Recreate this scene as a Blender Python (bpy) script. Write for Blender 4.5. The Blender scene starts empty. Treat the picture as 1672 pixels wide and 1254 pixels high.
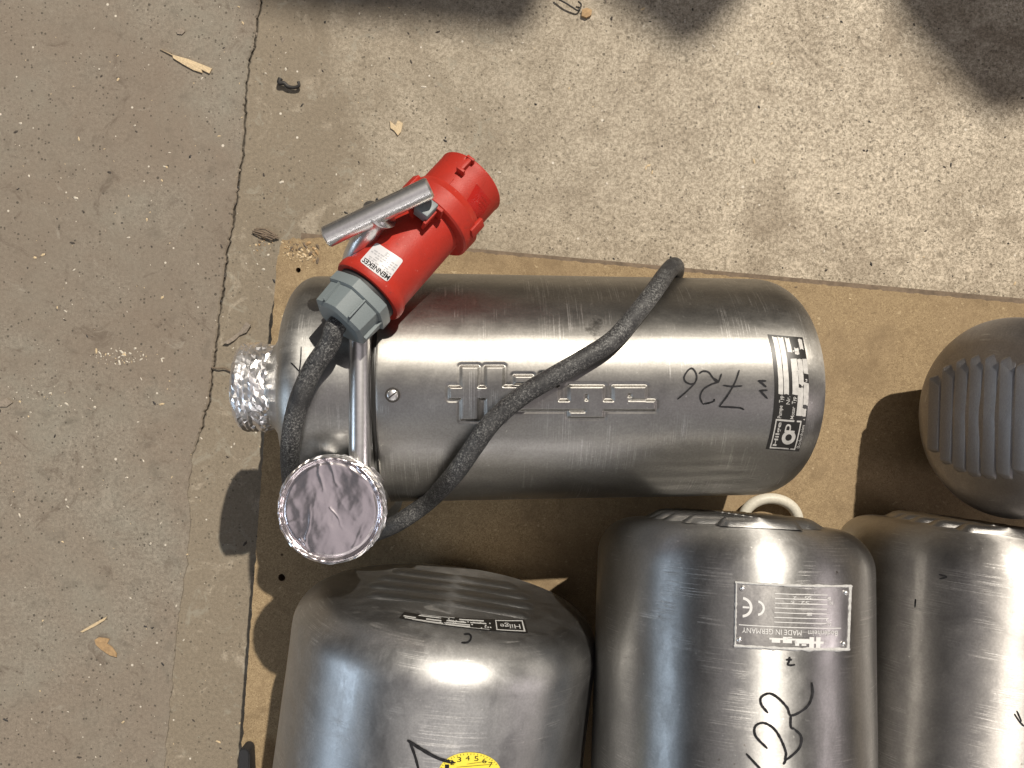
import bpy, bmesh, math, random
from math import sin, cos, pi, sqrt, atan2, radians
from mathutils import Vector as V, Matrix, noise
from mathutils.bvhtree import BVHTree
random.seed(7)
S = bpy.context.scene
C = S.collection

# ------------------------------------------------------------------ camera
H, F = 0.95, 1216.0                       # metres above the concrete, focal length in photograph pixels
cam = bpy.data.cameras.new('camera'); co = bpy.data.objects.new('camera', cam); C.objects.link(co)
co.location = (0, 0, H); co.rotation_euler = (0, 0, 0)
cam.sensor_width = 36; cam.lens = 36*F/1672; cam.clip_start = .01; cam.clip_end = 100
S.camera = co
# ------------------------------------------------------------------ world and lamps
w = bpy.data.worlds.new('World'); S.world = w; w.use_nodes = True
bg = w.node_tree.nodes['Background']; bg.inputs[0].default_value = (.95, .9, .9, 1); bg.inputs[1].default_value = .065
S.view_settings.view_transform = 'Standard'; S.view_settings.look = 'None'
S.view_settings.exposure = 0; S.view_settings.gamma = 1
SUND = V((.40, .72, 1)).normalized()      # towards the hall lamp
def lamp(name, kind, loc, target, power, col, size=None, size_y=None):
    l = bpy.data.lights.new(name, kind); o = bpy.data.objects.new(name, l); C.objects.link(o)
    o.location = loc; l.energy = power; l.color = col
    o.rotation_euler = (V(target)-V(loc)).to_track_quat('-Z', 'Y').to_euler()
    if kind == 'AREA':
        l.shape = 'RECTANGLE'; l.size = size; l.size_y = size_y or size
    return l
LP = SUND*14+V((0, 0, .1))
k = lamp('hall_lamp', 'SPOT', LP, (0.1, 0, .1), 11900, (1, .92, .80))
k.spot_size = radians(60); k.spot_blend = .3; k.shadow_soft_size = .085
lamp('daylight_door', 'AREA', (-3.0, -.75, 1.75), (0, -.3, .2), 19, (.68, .83, 1), 1.0, .9)
lamp('overhead_fill', 'AREA', (.0, -.25, 3.6), (0, -.25, 0), 8, (1, .90, .93), 2.7)  # soft light added overhead to fill reflections in foil and steel
lamp('barrel_fill', 'AREA', (.2, -2.5, 3.2), (0, 0, .2), 12, (1, .95, .91), 3.4, 1.5)  # added light that lifts the reflections on the lying barrel
lamp('back_window', 'AREA', (.3, -2.9, 1.75), (0, 0, .2), 12, (1, .95, .93), 2.6, .22)
lamp('side_window', 'AREA', (3.2, -.9, 2.0), (0, -.3, .2), 14, (1, .88, .88), .5, 1.0)

# ------------------------------------------------------------------ helpers
def P(px, py, Z): return V(((px-836)*Z/F, -(py-627)*Z/F, H-Z))
def ray(bvh, px, py):
    d = V(((px-836)/F, -(py-627)/F, -1)).normalized()
    h = bvh.ray_cast(V((0, 0, H)), d)
    return (h[0], h[1]) if h[0] is not None else (None, None)
def topx(p): return 836+p.x*F/(H-p.z), 627-p.y*F/(H-p.z)
def tag(o, label=None, cat=None, group=None, kind=None):
    if label: o['label'] = label
    if cat: o['category'] = cat
    if group: o['group'] = group
    if kind: o['kind'] = kind
    return o
MW = {}
def empty(name, m, label, cat, group=None):
    o = bpy.data.objects.new(name, None); C.objects.link(o); o.matrix_world = m; o.empty_display_size = .05
    MW[o.name] = m.copy(); return tag(o, label, cat, group)
def mesh(name, vs, fs, mat, parent=None, smooth=True, local=False, mats=None, mi=None):
    """verts in world space (or local to the parent when local) -> one mesh object"""
    me = bpy.data.meshes.new(name)
    if parent is not None and not local:
        inv = MW[parent.name].inverted(); vs = [inv @ V(v) for v in vs]
    me.from_pydata([tuple(v) for v in vs], [], fs)
    for m in (mats or [mat]): me.materials.append(m)
    if mi: me.polygons.foreach_set('material_index', mi)
    me.polygons.foreach_set('use_smooth', [smooth]*len(me.polygons)); me.update()
    bm = bmesh.new(); bm.from_mesh(me); bmesh.ops.recalc_face_normals(bm, faces=bm.faces) if len(me.polygons) > 0 and not getattr(mesh, 'keep', False) else None
    bm.to_mesh(me); bm.free()
    o = bpy.data.objects.new(name, me); C.objects.link(o)
    if parent is not None: o.parent = parent; MW[o.name] = MW[parent.name]
    else: MW[o.name] = Matrix.Identity(4)
    return o
def sharp(o, ang=35):
    me = o.data
    bm = bmesh.new(); bm.from_mesh(me); a = radians(ang)
    for e in bm.edges:
        e.smooth = not (len(e.link_faces) == 2 and e.calc_face_angle(0) > a)
    bm.to_mesh(me); bm.free(); return o
def frame(origin, zdir, up):
    """local +z = zdir, local +x = up (as far as possible)"""
    z = V(zdir).normalized(); x = (V(up)-V(up).dot(z)*z).normalized(); y = z.cross(x)
    m = Matrix((x, y, z)).transposed().to_4x4(); m.translation = origin; return m
def lathe(prof, n=96, ths=None, disp=None, closed=True, close_ends=False):
    """prof: list of (z, r) in local space"""
    vs, fs = [], []
    if ths is None: ths = [2*pi*i/n for i in range(n)]
    n = len(ths)
    for z, r in prof:
        for t in ths:
            p = V((r*cos(t), r*sin(t), z))
            if disp: p = disp(p, z, r, t)
            vs.append(p)
    for i in range(len(prof)-1):
        for j in range(n):
            k2 = (j+1) % n
            fs.append((i*n+j, i*n+k2, (i+1)*n+k2, (i+1)*n+j))
    if close_ends:
        fs.append(tuple(range(n))); fs.append(tuple(range((len(prof)-1)*n, len(prof)*n)))
    return vs, fs
def spline(pts, n):
    """Catmull-Rom through pts, n samples per span"""
    pts = [V(p) for p in pts]; q = [2*pts[0]-pts[1]]+pts+[2*pts[-1]-pts[-2]]; out = []
    for i in range(1, len(q)-2):
        a, b, c, d = q[i-1:i+3]
        for k2 in range(n):
            t = k2/n
            out.append(.5*((2*b)+(c-a)*t+(2*a-5*b+4*c-d)*t*t+(3*b-a-3*c+d)*t**3))
    out.append(pts[-1]); return out
def tube(path, r, n=16, cap=True, rf=None):
    vs, fs = [], []; path = [V(p) for p in path]
    t0 = (path[1]-path[0]).normalized(); nrm = t0.orthogonal().normalized()
    for i, p in enumerate(path):
        t = (path[min(i+1, len(path)-1)]-path[max(i-1, 0)]).normalized()
        nrm = (nrm-nrm.dot(t)*t).normalized(); b = t.cross(nrm)
        rr = rf(i/(len(path)-1))*r if rf else r
        for j in range(n):
            a = 2*pi*j/n; vs.append(p+rr*(cos(a)*nrm+sin(a)*b))
    for i in range(len(path)-1):
        for j in range(n):
            k2 = (j+1) % n; fs.append((i*n+j, i*n+k2, (i+1)*n+k2, (i+1)*n+j))
    if cap: fs.append(tuple(range(n))); fs.append(tuple(range((len(path)-1)*n, len(path)*n)))
    return vs, fs
def box(x0, x1, y0, y1, z0, z1, m=None, bev=0):
    bm = bmesh.new(); bmesh.ops.create_cube(bm, size=1)
    for v in bm.verts: v.co = V(((x0+x1)/2+v.co.x*(x1-x0), (y0+y1)/2+v.co.y*(y1-y0), (z0+z1)/2+v.co.z*(z1-z0)))
    if bev: bmesh.ops.bevel(bm, geom=bm.edges[:], offset=bev, segments=2, affect='EDGES', profile=.5)
    bm.verts.index_update()
    vs = [(m @ v.co) if m else v.co.copy() for v in bm.verts]; fs = [tuple(v.index for v in f.verts) for f in bm.faces]
    bm.free(); return vs, fs
class MB:
    def __init__(s): s.v, s.f, s.m = [], [], []
    def add(s, vf, mi=0):
        o = len(s.v); s.v += list(vf[0]); s.f += [tuple(i+o for i in f) for f in vf[1]]; s.m += [mi]*len(vf[1])
def text2d(txt, bold=0):
    cu = bpy.data.curves.new('txt', 'FONT'); cu.body = txt; cu.size = 1; cu.resolution_u = 3; cu.offset = bold
    o = bpy.data.objects.new('txt', cu); C.objects.link(o)
    dg = bpy.context.evaluated_depsgraph_get(); dg.update()
    me = bpy.data.meshes.new_from_object(o.evaluated_get(dg))
    vs = [v.co.copy() for v in me.vertices]; fs = [tuple(p.vertices) for p in me.polygons]
    bpy.data.objects.remove(o); bpy.data.curves.remove(cu); bpy.data.meshes.remove(me)
    x0 = min(v.x for v in vs); x1 = max(v.x for v in vs); y0 = min(v.y for v in vs); y1 = max(v.y for v in vs)
    return [((v.x-x0)/(x1-x0), (v.y-y0)/(y1-y0)) for v in vs], fs
def quadmap(bvh, tl, tr, br, bl, off, bulge=(0, 0)):
    """(a right, b down) in 0..1 of a printed field -> point on the surface it is stuck to"""
    def f(a, b, o=0):
        x = (1-b)*((1-a)*tl[0]+a*tr[0])+b*((1-a)*bl[0]+a*br[0]); y = (1-b)*((1-a)*tl[1]+a*tr[1])+b*((1-a)*bl[1]+a*br[1])
        c = 1-(2*b-1)**2; c2 = 1-(2*a-1)**2
        h, n = ray(bvh, x+bulge[0]*c+bulge[1]*0, y+bulge[1]*c2)
        if h is None: return None
        return h+n*(off+o)
    return f
def rect_on(q, a0, b0, a1, b1, o=0, nu=2, nv=2, jag=0):
    vs, fs = [], []
    for j in range(nv+1):
        for i in range(nu+1):
            ja = random.uniform(-jag, jag); jb = random.uniform(-jag, jag)
            vs.append(q(a0+(a1-a0)*i/nu+ja, b0+(b1-b0)*j/nv+jb, o))
    for j in range(nv):
        for i in range(nu):
            f = (j*(nu+1)+i, j*(nu+1)+i+1, (j+1)*(nu+1)+i+1, (j+1)*(nu+1)+i)
            if all(vs[k2] is not None for k2 in f): fs.append(f)
    vs = [v if v is not None else V((0, 0, 0)) for v in vs]
    return vs, fs
def text_on(q, txt, a0, b0, a1, b1, o=0, turn=0, bold=0):
    """text filling the field a0..a1, b0..b1; turn 90 = reads upwards, 180 = upside down"""
    tv, tf = text2d(txt, bold); vs = []
    for x, y in tv:
        u, v = x, 1-y
        if turn == 90: u, v = 1-y, 1-x
        if turn == 180: u, v = 1-x, y
        vs.append(q(a0+(a1-a0)*u, b0+(b1-b0)*v, o))
    tf = [f for f in tf if all(vs[k2] is not None for k2 in f)]
    return [v if v is not None else V((0, 0, 0)) for v in vs], tf
def ink(bvh, strokes, width, off=.0004):
    """felt-pen strokes lying on a surface; pixel polylines, width in pixels"""
    b = MB()
    for st in strokes:
        pts = spline([V((x, y, 0)) for x, y in st], 7) if len(st) > 2 else [V((st[0][0]+(st[1][0]-st[0][0])*i/8, st[0][1]+(st[1][1]-st[0][1])*i/8, 0)) for i in range(9)]
        vs, fs = [], []
        ok = []
        for i, p in enumerate(pts):
            t = (pts[min(i+1, len(pts)-1)]-pts[max(i-1, 0)]).normalized(); n = V((-t.y, t.x, 0))
            e = min(i, len(pts)-1-i); wv = width*.5*(1 if e > 1 else (.85 if e == 1 else .5))*random.uniform(.85, 1.1)
            for s in (-1, 1):
                h, nn = ray(bvh, p.x+n.x*wv*s, p.y+n.y*wv*s)
                ok.append(h is not None); vs.append(h+nn*off if h is not None else V((0, 0, 0)))
        for i in range(len(pts)-1):
            f = (2*i, 2*i+1, 2*i+3, 2*i+2)
            if all(ok[k2] for k2 in f): fs.append(f)
        b.add((vs, fs))
    return b.v, b.f
def bvh_of(o):
    m = MW[o.name]
    return BVHTree.FromPolygons([m @ v.co for v in o.data.vertices], [tuple(p.vertices) for p in o.data.polygons])

# ------------------------------------------------------------------ materials
class N:
    """small node builder"""
    def __init__(s, name):
        s.m = bpy.data.materials.new(name); s.m.use_nodes = True; s.t = s.m.node_tree; s.b = s.t.nodes['Principled BSDF']
    def n(s, typ, ins=None, **kw):
        nd = s.t.nodes.new('ShaderNode'+typ)
        for a, v in kw.items(): setattr(nd, a, v)
        for a, v in (ins or {}).items():
            if isinstance(v, bpy.types.NodeSocket): s.t.links.new(v, nd.inputs[a])
            else: nd.inputs[a].default_value = v
        return nd
    def set(s, **kw):
        for a, v in kw.items():
            a = a.replace('_', ' ')
            if isinstance(v, bpy.types.NodeSocket): s.t.links.new(v, s.b.inputs[a])
            else: s.b.inputs[a].default_value = v
    def math(s, op, a, b=0, c=None):
        i = {0: a, 1: b}
        if c is not None: i[2] = c
        return s.n('Math', i, operation=op).outputs[0]
    def noise(s, vec, scale, detail=4, rough=.6, dist=0):
        return s.n('TexNoise', {'Vector': vec, 'Scale': scale, 'Detail': detail, 'Roughness': rough, 'Distortion': dist}).outputs['Fac']
    def ramp(s, fac, stops):
        nd = s.n('ValToRGB', {0: fac}); e = nd.color_ramp.elements
        while len(e) < len(stops): e.new(.5)
        for el, (p, c) in zip(e, stops):
            el.position = p; el.color = (c, c, c, 1) if isinstance(c, (int, float)) else (*c, 1)
        return nd.outputs[0]
    def mix(s, fac, a, b, mode='MIX'):
        nd = s.n('Mix', data_type='RGBA', blend_type=mode)
        for i, v in ((0, fac), (6, a), (7, b)):
            if isinstance(v, bpy.types.NodeSocket): s.t.links.new(v, nd.inputs[i])
            else: nd.inputs[i].default_value = (*v, 1) if isinstance(v, tuple) and len(v) == 3 else v
        return nd.outputs[2]
    def bump(s, h, strength, dist=.001, normal=None):
        i = {'Height': h, 'Strength': strength, 'Distance': dist}
        if normal is not None: i['Normal'] = normal
        return s.n('Bump', i).outputs[0]
    def obj(s): return s.n('TexCoord').outputs['Object']
    def scale(s, vec, sc): return s.n('Mapping', {'Vector': vec, 'Scale': sc}).outputs[0]
def plain(name, col, rough=.5, metal=0, bump=0, bscale=400, spec=.5, vary=.0):
    a = N(name); co_ = a.obj(); n = a.noise(co_, bscale)
    c = a.mix(a.ramp(n, [(.3, 0), (.7, 1)]), tuple(x*(1-vary) for x in col), tuple(min(1, x*(1+vary)) for x in col)) if vary else (*col, 1)
    a.set(Base_Color=c, Roughness=rough, Metallic=metal, Specular_IOR_Level=spec)
    if bump: a.set(Normal=a.bump(n, bump))
    return a.m
def steel(name, col=(.60, .58, .55), rough=.30, aniso=.6, dirt=.35, smudge=None, rot=.25, brush=1, seed=0):
    a = N(name); co_ = a.obj(); sp = a.n('SeparateXYZ', {0: co_})
    ang = a.math('ARCTAN2', sp.outputs[1], sp.outputs[0])
    cyl = a.n('CombineXYZ', {0: a.math('MULTIPLY', ang, .11), 1: sp.outputs[2], 2: a.math('ADD', sp.outputs[0], seed)}).outputs[0]
    br = a.noise(a.scale(cyl, (35, 1500, 20)), 1, 3, .6)                      # fine turning marks round the barrel
    br2 = a.noise(a.scale(cyl, (160, 26, 10)), 1, 5, .7, .6)
    cl = a.noise(a.scale(co_, (1, 1, 1)), 11+seed, 6, .66, .8)               # cloudy handling marks
    def lines(rot_, w_, off):
        return a.ramp(a.noise(a.n('Mapping', {'Vector': cyl, 'Scale': (14, 1100, 8), 'Rotation': (0, 0, rot_), 'Location': (off, 0, 0)}).outputs[0], 1, 2, .5), [(w_, 0), (w_+.05, 1)])
    scr = a.math('MAXIMUM', a.math('MAXIMUM', lines(.5, .61, 3), lines(-.8, .63, 9)), lines(1.25, .63, 5))
    scm = a.math('MULTIPLY', scr, a.ramp(a.noise(co_, 23, 3), [(.52, 0), (.62, 1)]))
    sp_ = a.ramp(a.noise(co_, 190, 3, .5), [(.70, 0), (.78, 1)])
    spm = a.math('MULTIPLY', sp_, a.ramp(a.noise(co_, 17, 3), [(.5, 0), (.65, .8)]))
    c = a.mix(a.ramp(cl, [(.3, 0), (.72, 1)]), tuple(x*(1-dirt) for x in col), col)
    c = a.mix(a.math('MULTIPLY', br, .22), c, (.35, .34, .33))
    c = a.mix(a.math('MULTIPLY', scm, .6), c, (.80, .79, .77))
    pale = a.math('MULTIPLY', a.ramp(a.noise(co_, 260, 2, .5), [(.715, 0), (.76, .8)]), a.ramp(a.noise(co_, 13, 3), [(.42, 0), (.6, 1)]))
    c = a.mix(pale, c, (.78, .77, .74))
    c = a.mix(a.ramp(a.noise(co_, 520, 3, .7), [(.40, .30), (.60, 0)]), c, tuple(x*.45 for x in col))
    c = a.mix(a.ramp(a.noise(a.scale(co_, (1, 1, .6)), 46, 6, .75, 1.0), [(.52, 0), (.68, .30)]), c, tuple(x*.62 for x in col))
    c = a.mix(spm, c, (.14, .11, .085))
    if smudge:
        d = a.n('VectorMath', {0: co_, 1: smudge}, operation='DISTANCE').outputs['Value']
        d = a.math('ADD', d, a.math('MULTIPLY', a.math('SUBTRACT', a.noise(co_, 130, 4), .5), .022))
        c = a.mix(a.ramp(d, [(.007, .75), (.012, 0)]), c, (.07, .065, .06))
    hz = a.ramp(a.noise(a.scale(co_, (1, 1, .7)), 34, 7, .75, 1.2), [(.42, 0), (.62, 1)])   # dull handling haze
    sd = a.noise(co_, 700, 3, .7)
    r = a.math('ADD', a.math('MULTIPLY', cl, .20), rough-.14)
    r = a.math('ADD', r, a.math('MULTIPLY', hz, .07))
    r = a.math('ADD', r, a.math('MULTIPLY', br2, .16*brush))
    r = a.math('ADD', r, a.math('MULTIPLY', spm, .3))
    tg = a.n('Tangent', direction_type='RADIAL', axis='Z').outputs[0]
    r = a.math('ADD', r, a.math('MULTIPLY', scm, .08))
    a.set(Base_Color=c, Metallic=1.0, Roughness=r, Anisotropic=aniso, Anisotropic_Rotation=rot, Tangent=tg)
    b = a.bump(br, .05*brush, .0003); b = a.bump(cl, .09, .0010, b); b = a.bump(scm, .22, -.0003, b); b = a.bump(sd, .035, .0003, b)
    a.set(Normal=b)
    return a.m
def concrete(name, light, dark, stain, speck, kind):
    a = N(name); co_ = a.obj()
    big = a.noise(co_, 5.5, 6, .62, .5); mid = a.noise(co_, 38, 5, .68, .4); fine = a.noise(co_, 230, 4, .7); grain = a.noise(co_, 640, 2, .6)
    g = a.math('ADD', a.math('MULTIPLY', fine, .62), a.math('MULTIPLY', grain, .38))
    lo, hi = (.44, .57) if kind == 'rough' else (.36, .65)
    c = a.mix(a.ramp(g, [(lo, 0), (hi, 1)]), tuple(x*(1 if kind == 'rough' else .86) for x in dark), tuple(x*(1 if kind == 'rough' else 1.08) for x in light))
    if kind == 'rough':                                                       # worn, scabbed surface with paste left between pits
        wm = a.noise(co_, 165, 4, .75, 1.3)
        c = a.mix(a.ramp(wm, [(.55, 0), (.62, .75)]), c, tuple(x*.50 for x in dark))
        c = a.mix(a.ramp(wm, [(.34, .8), (.44, 0)]), c, tuple(min(1, x*1.25) for x in light))
        sx = a.n('SeparateXYZ', {0: co_})
        e = a.math('ADD', sx.outputs[0], a.math('MULTIPLY', a.math('SUBTRACT', a.noise(co_, 8, 6, .7, .6), .5), .30))
        e = a.math('ADD', e, a.math('MULTIPLY', a.math('SUBTRACT', mid, .5), .12))
        c = a.mix(a.ramp(a.math('ADD', e, .5), [(.27, .92), (.37, 0)]), c, a.mix(a.ramp(g, [(.32, 0), (.7, 1)]), tuple(x*.55 for x in stain), tuple(x*1.35 for x in stain)))
        st1 = a.noise(co_, 3.6, 7, .68, 1.0); st2 = a.noise(co_, 15, 7, .72, 1.2); st3 = a.noise(co_, 42, 6, .75, 1.0)
        dk = a.mix(a.ramp(g, [(.40, 0), (.62, 1)]), tuple(x*.68 for x in stain), tuple(x*1.25 for x in stain))
        c = a.mix(a.ramp(st1, [(.44, 0), (.60, .60)]), c, dk)
        c = a.mix(a.ramp(st2, [(.52, 0), (.66, .45)]), c, dk)
        c = a.mix(a.ramp(st3, [(.57, 0), (.72, .35)]), c, tuple(x*.8 for x in stain))
        c = a.mix(a.math('MULTIPLY', a.ramp(a.noise(co_, 30, 7, .75, 1.2), [(.56, 0), (.64, .6)]), a.ramp(sx.outputs[0], [(0, 1), (.02, 0)])), c, (.33, .315, .26))   # lime bloom by the board
        c = a.mix(a.ramp(st2, [(.32, .55), (.44, 0)]), c, a.mix(a.ramp(g, [(.42, 0), (.6, 1)]), tuple(x*.75 for x in light), tuple(min(1, x*1.25) for x in light)))
        far = a.math('ADD', sx.outputs[0], a.math('MULTIPLY', a.noise(co_, 4, 5, .6), .25))       # paler towards the right
        c = a.mix(a.ramp(far, [(.10, .42), (.52, 0)]), c, tuple(x*.80 for x in dark))
    else:
        c = a.mix(a.ramp(a.noise(co_, 9, 5, .65, .8), [(.40, .55), (.56, 0)]), c, (.235, .222, .182))
        c = a.mix(a.ramp(a.noise(co_, 150, 5, .75, 1.5), [(.56, 0), (.66, .5)]), c, tuple(x*.62 for x in dark))
        c = a.mix(a.ramp(a.noise(a.scale(co_, (1, .35, 1)), 60, 6, .7, 2), [(.58, 0), (.68, .4)]), c, tuple(min(1, x*1.3) for x in light))
        c = a.mix(a.ramp(big, [(.36, .0), (.62, .75)]), c, a.mix(a.ramp(g, [(.3, 0), (.7, 1)]), tuple(x*.7 for x in stain), tuple(x*1.2 for x in stain)))
        c = a.mix(a.ramp(mid, [(.54, 0), (.70, .5)]), c, tuple(x*.66 for x in dark))
        c = a.mix(a.ramp(a.noise(co_, 2.6, 6, .7, .8), [(.46, 0), (.60, .5)]), c, (.190, .152, .118))
        c = a.mix(a.ramp(a.noise(co_, 17, 7, .75, 1.4), [(.58, 0), (.67, .55)]), c, (.105, .080, .062))
        c = a.mix(a.ramp(a.noise(co_, 21, 7, .75, 1.4), [(.62, 0), (.70, .5)]), c, (.33, .30, .25))
    vs = a.n('TexVoronoi', {'Vector': co_, 'Scale': 95.0, 'Randomness': 1.0})
    pick = a.n('SeparateColor', {0: vs.outputs['Color']})
    d = a.math('SUBTRACT', vs.outputs['Distance'], a.math('MULTIPLY', pick.outputs[1], .10))
    dot = a.ramp(d, [(.05, 1), (.10, 0)])
    c = a.mix(a.math('MULTIPLY', dot, a.math('GREATER_THAN', pick.outputs[0], .95)), c, speck)
    pit = a.math('MULTIPLY', dot, a.math('LESS_THAN', pick.outputs[0], .10))
    c = a.mix(a.math('MULTIPLY', pit, .8), c, tuple(x*.35 for x in dark))
    h = a.math('ADD', a.math('MULTIPLY', g, .5), a.math('MULTIPLY', mid, .6)); h = a.math('SUBTRACT', h, a.math('MULTIPLY', pit, .5))
    v2 = a.n('TexVoronoi', {'Vector': co_, 'Scale': 230.0, 'Randomness': 1.0}); p2 = a.n('SeparateColor', {0: v2.outputs['Color']})
    pit2 = a.math('MULTIPLY', a.ramp(a.math('SUBTRACT', v2.outputs['Distance'], a.math('MULTIPLY', p2.outputs[1], .22)), [(.10, 1), (.18, 0)]), a.math('LESS_THAN', p2.outputs[0], .16))
    c = a.mix(a.math('MULTIPLY', pit2, .75), c, tuple(x*.40 for x in dark))
    h = a.math('SUBTRACT', h, a.math('MULTIPLY', pit2, .4))
    a.set(Base_Color=c, Roughness=.86, Specular_IOR_Level=.25, Normal=a.bump(h, .55 if kind == 'rough' else .4, .0016))
    return a.m
M = {}
_x = P(607, 632, .635).x; _a = V((_x, -.003, .215)); _b = V((.284, -.003, .1965))
SMUDGE = tuple(frame(_b, _b-_a, (0, 0, 1)).inverted() @ V((.0715, .046, .296)))   # dark rubbed patch on the barrel
M['slab_left'] = concrete('worn_concrete', (.300, .270, .222), (.180, .157, .126), (.222, .180, .140), (.58, .53, .45), 'smooth')
M['slab_right'] = concrete('rough_concrete', (.575, .505, .405), (.30, .258, .196), (.205, .165, .120), (.62, .57, .49), 'rough')
M['soil'] = plain('crack_soil', (.045, .036, .028), .95, vary=.5, bump=.6, bscale=300)
def fibre():
    a = N('chipboard'); co_ = a.obj()
    f = a.noise(a.scale(co_, (1, 1.0, 1)), 420, 4, .7, 1.5); g = a.noise(co_, 60, 5, .6, .3); big = a.noise(co_, 6, 4, .6)
    c = a.mix(a.ramp(f, [(.36, 0), (.64, 1)]), (.20, .142, .080), (.405, .305, .180))
    c = a.mix(a.ramp(g, [(.52, 0), (.70, .6)]), c, (.22, .155, .088))
    c = a.mix(a.ramp(big, [(.45, 0), (.7, .45)]), c, (.28, .205, .125))
    c = a.mix(a.ramp(a.noise(co_, 11, 7, .72, 1.0), [(.50, 0), (.66, .5)]), c, (.16, .112, .065))
    c = a.mix(a.ramp(a.noise(co_, 34, 7, .75, 1.5), [(.60, 0), (.70, .6)]), c, (.13, .09, .052))
    c = a.mix(a.ramp(a.noise(co_, 150, 3, .6), [(.66, 0), (.72, .6)]), c, (.52, .41, .26))
    v = a.n('TexVoronoi', {'Vector': co_, 'Scale': 60.0}); pk = a.n('SeparateColor', {0: v.outputs['Color']})
    c = a.mix(a.math('MULTIPLY', a.ramp(v.outputs['Distance'], [(.05, 1), (.12, 0)]), a.math('GREATER_THAN', pk.outputs[0], .93)), c, (.06, .04, .025))
    a.set(Base_Color=c, Roughness=.8, Specular_IOR_Level=.2, Normal=a.bump(f, .35, .0008)); return a.m
M['board'] = fibre()
M['board_edge'] = plain('chipboard_edge', (.17, .115, .065), .9, vary=.35, bump=.6, bscale=300)
M['wood'] = plain('pale_wood', (.55, .43, .27), .7, vary=.2, bump=.3, bscale=500)
M['oldwood'] = plain('old_wood', (.16, .12, .085), .85, vary=.3, bump=.5, bscale=120)
M['steel_main'] = steel('brushed_steel', (.49, .475, .448), .41, .74, .30, SMUDGE, seed=0)
M['steel_head'] = steel('polished_steel', (.58, .575, .555), .34, .4, .25, seed=2)
M['steel_bl'] = steel('satin_steel', (.61, .61, .61), .38, .35, .35, seed=3)
M['steel_mid'] = steel('smooth_steel', (.56, .555, .545), .40, .86, .3, seed=5)
M['steel_br'] = steel('stained_steel', (.56, .54, .52), .42, .86, .45, seed=8)
M['steel_rp'] = steel('dull_steel', (.46, .44, .44), .44, .2, .35, seed=11)
M['rod'] = plain('polished_rod', (.82, .81, .80), .33, 1, bump=.05, bscale=300, vary=.08)
M['foil'] = plain('aluminium_foil', (.93, .92, .93), .33, 1, bump=.10, bscale=260)
M['foil_flat'] = plain('smooth_foil', (.88, .81, .835), .26, 1, bump=.06, bscale=120)
def red(name, col, rough):
    a = N(name); co_ = a.obj(); n = a.noise(co_, 1100); g = a.noise(co_, 55, 6, .7, .8)
    c = a.mix(a.ramp(g, [(.40, .0), (.70, .45)]), col, tuple(x*.62 for x in col))
    c = a.mix(a.ramp(a.noise(co_, 130, 5, .7, 1), [(.60, 0), (.70, .38)]), c, (.10, .03, .024))             # grime
    c = a.mix(a.ramp(a.noise(a.scale(co_, (1, 1, .5)), 210, 4, .7), [(.66, 0), (.74, .5)]), c, (.55, .26, .22))  # scuffs
    a.set(Base_Color=c, Roughness=a.math('ADD', a.math('MULTIPLY', g, .25), rough), Specular_IOR_Level=.32, Normal=a.bump(n, .28, .0008)); return a.m
M['red'] = red('red_plastic', (.39, .026, .015), .37)
M['red_gloss'] = red('glossy_red_plastic', (.37, .016, .012), .14)
M['grey'] = plain('grey_plastic', (.165, .195, .205), .48, bump=.1, bscale=900, vary=.06)
M['white'] = plain('white_label', (.56, .56, .58), .4)
M['ink'] = plain('black_ink', (.018, .018, .020), .6, vary=.6, bscale=330, spec=.15)
M['greyink'] = plain('grey_print', (.38, .38, .40), .5)
M['black'] = plain('black_print', (.018, .017, .016), .38)
M['print'] = plain('silver_print', (.50, .49, .47), .5, metal=.2, vary=.16, bscale=250)
M['yellow'] = plain('yellow_sticker', (.80, .66, .07), .4)
M['cream'] = plain('cream_plastic', (.56, .53, .45), .5, vary=.1, bump=.1)
M['plate'] = steel('plate_steel', (.50, .49, .48), .30, .4, .3, seed=6)
M['glue'] = plain('pale_sealant', (.46, .46, .455), .55, bump=.4, bscale=500, vary=.15)
M['etch'] = plain('etched_print', (.70, .70, .69), .55, metal=.3)
M['rubber'] = plain('black_rubber', (.02, .02, .022), .6, bump=.2)
def rubber():
    a = N('dusty_rubber'); co_ = a.obj()
    n = a.noise(co_, 620, 6, .8, .4); g = a.noise(co_, 26, 5, .65)
    m = a.math('MULTIPLY', a.ramp(n, [(.50, 0), (.60, 1)]), a.ramp(g, [(.36, .10), (.60, .9)]))
    c = a.mix(m, (.015, .015, .017), (.30, .30, .29))
    c = a.mix(a.ramp(a.noise(co_, 75, 4, .7), [(.42, 0), (.66, .40)]), c, (.085, .085, .085))
    a.set(Base_Color=c, Roughness=.6, Normal=a.bump(n, .5, .0006)); return a.m
M['cable'] = rubber()
M['leaf'] = plain('dry_leaf', (.36, .235, .12), .8, vary=.2, bump=.4, bscale=300)
M['dark'] = plain('dark_scrap', (.025, .022, .02), .6)
M['grit_l'] = plain('pale_grit', (.55, .50, .42), .9, vary=.3); M['grit_d'] = plain('dark_grit', (.06, .05, .042), .9)
M['paper'] = plain('grey_paper', (.24, .20, .16), .85, vary=.25)

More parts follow.
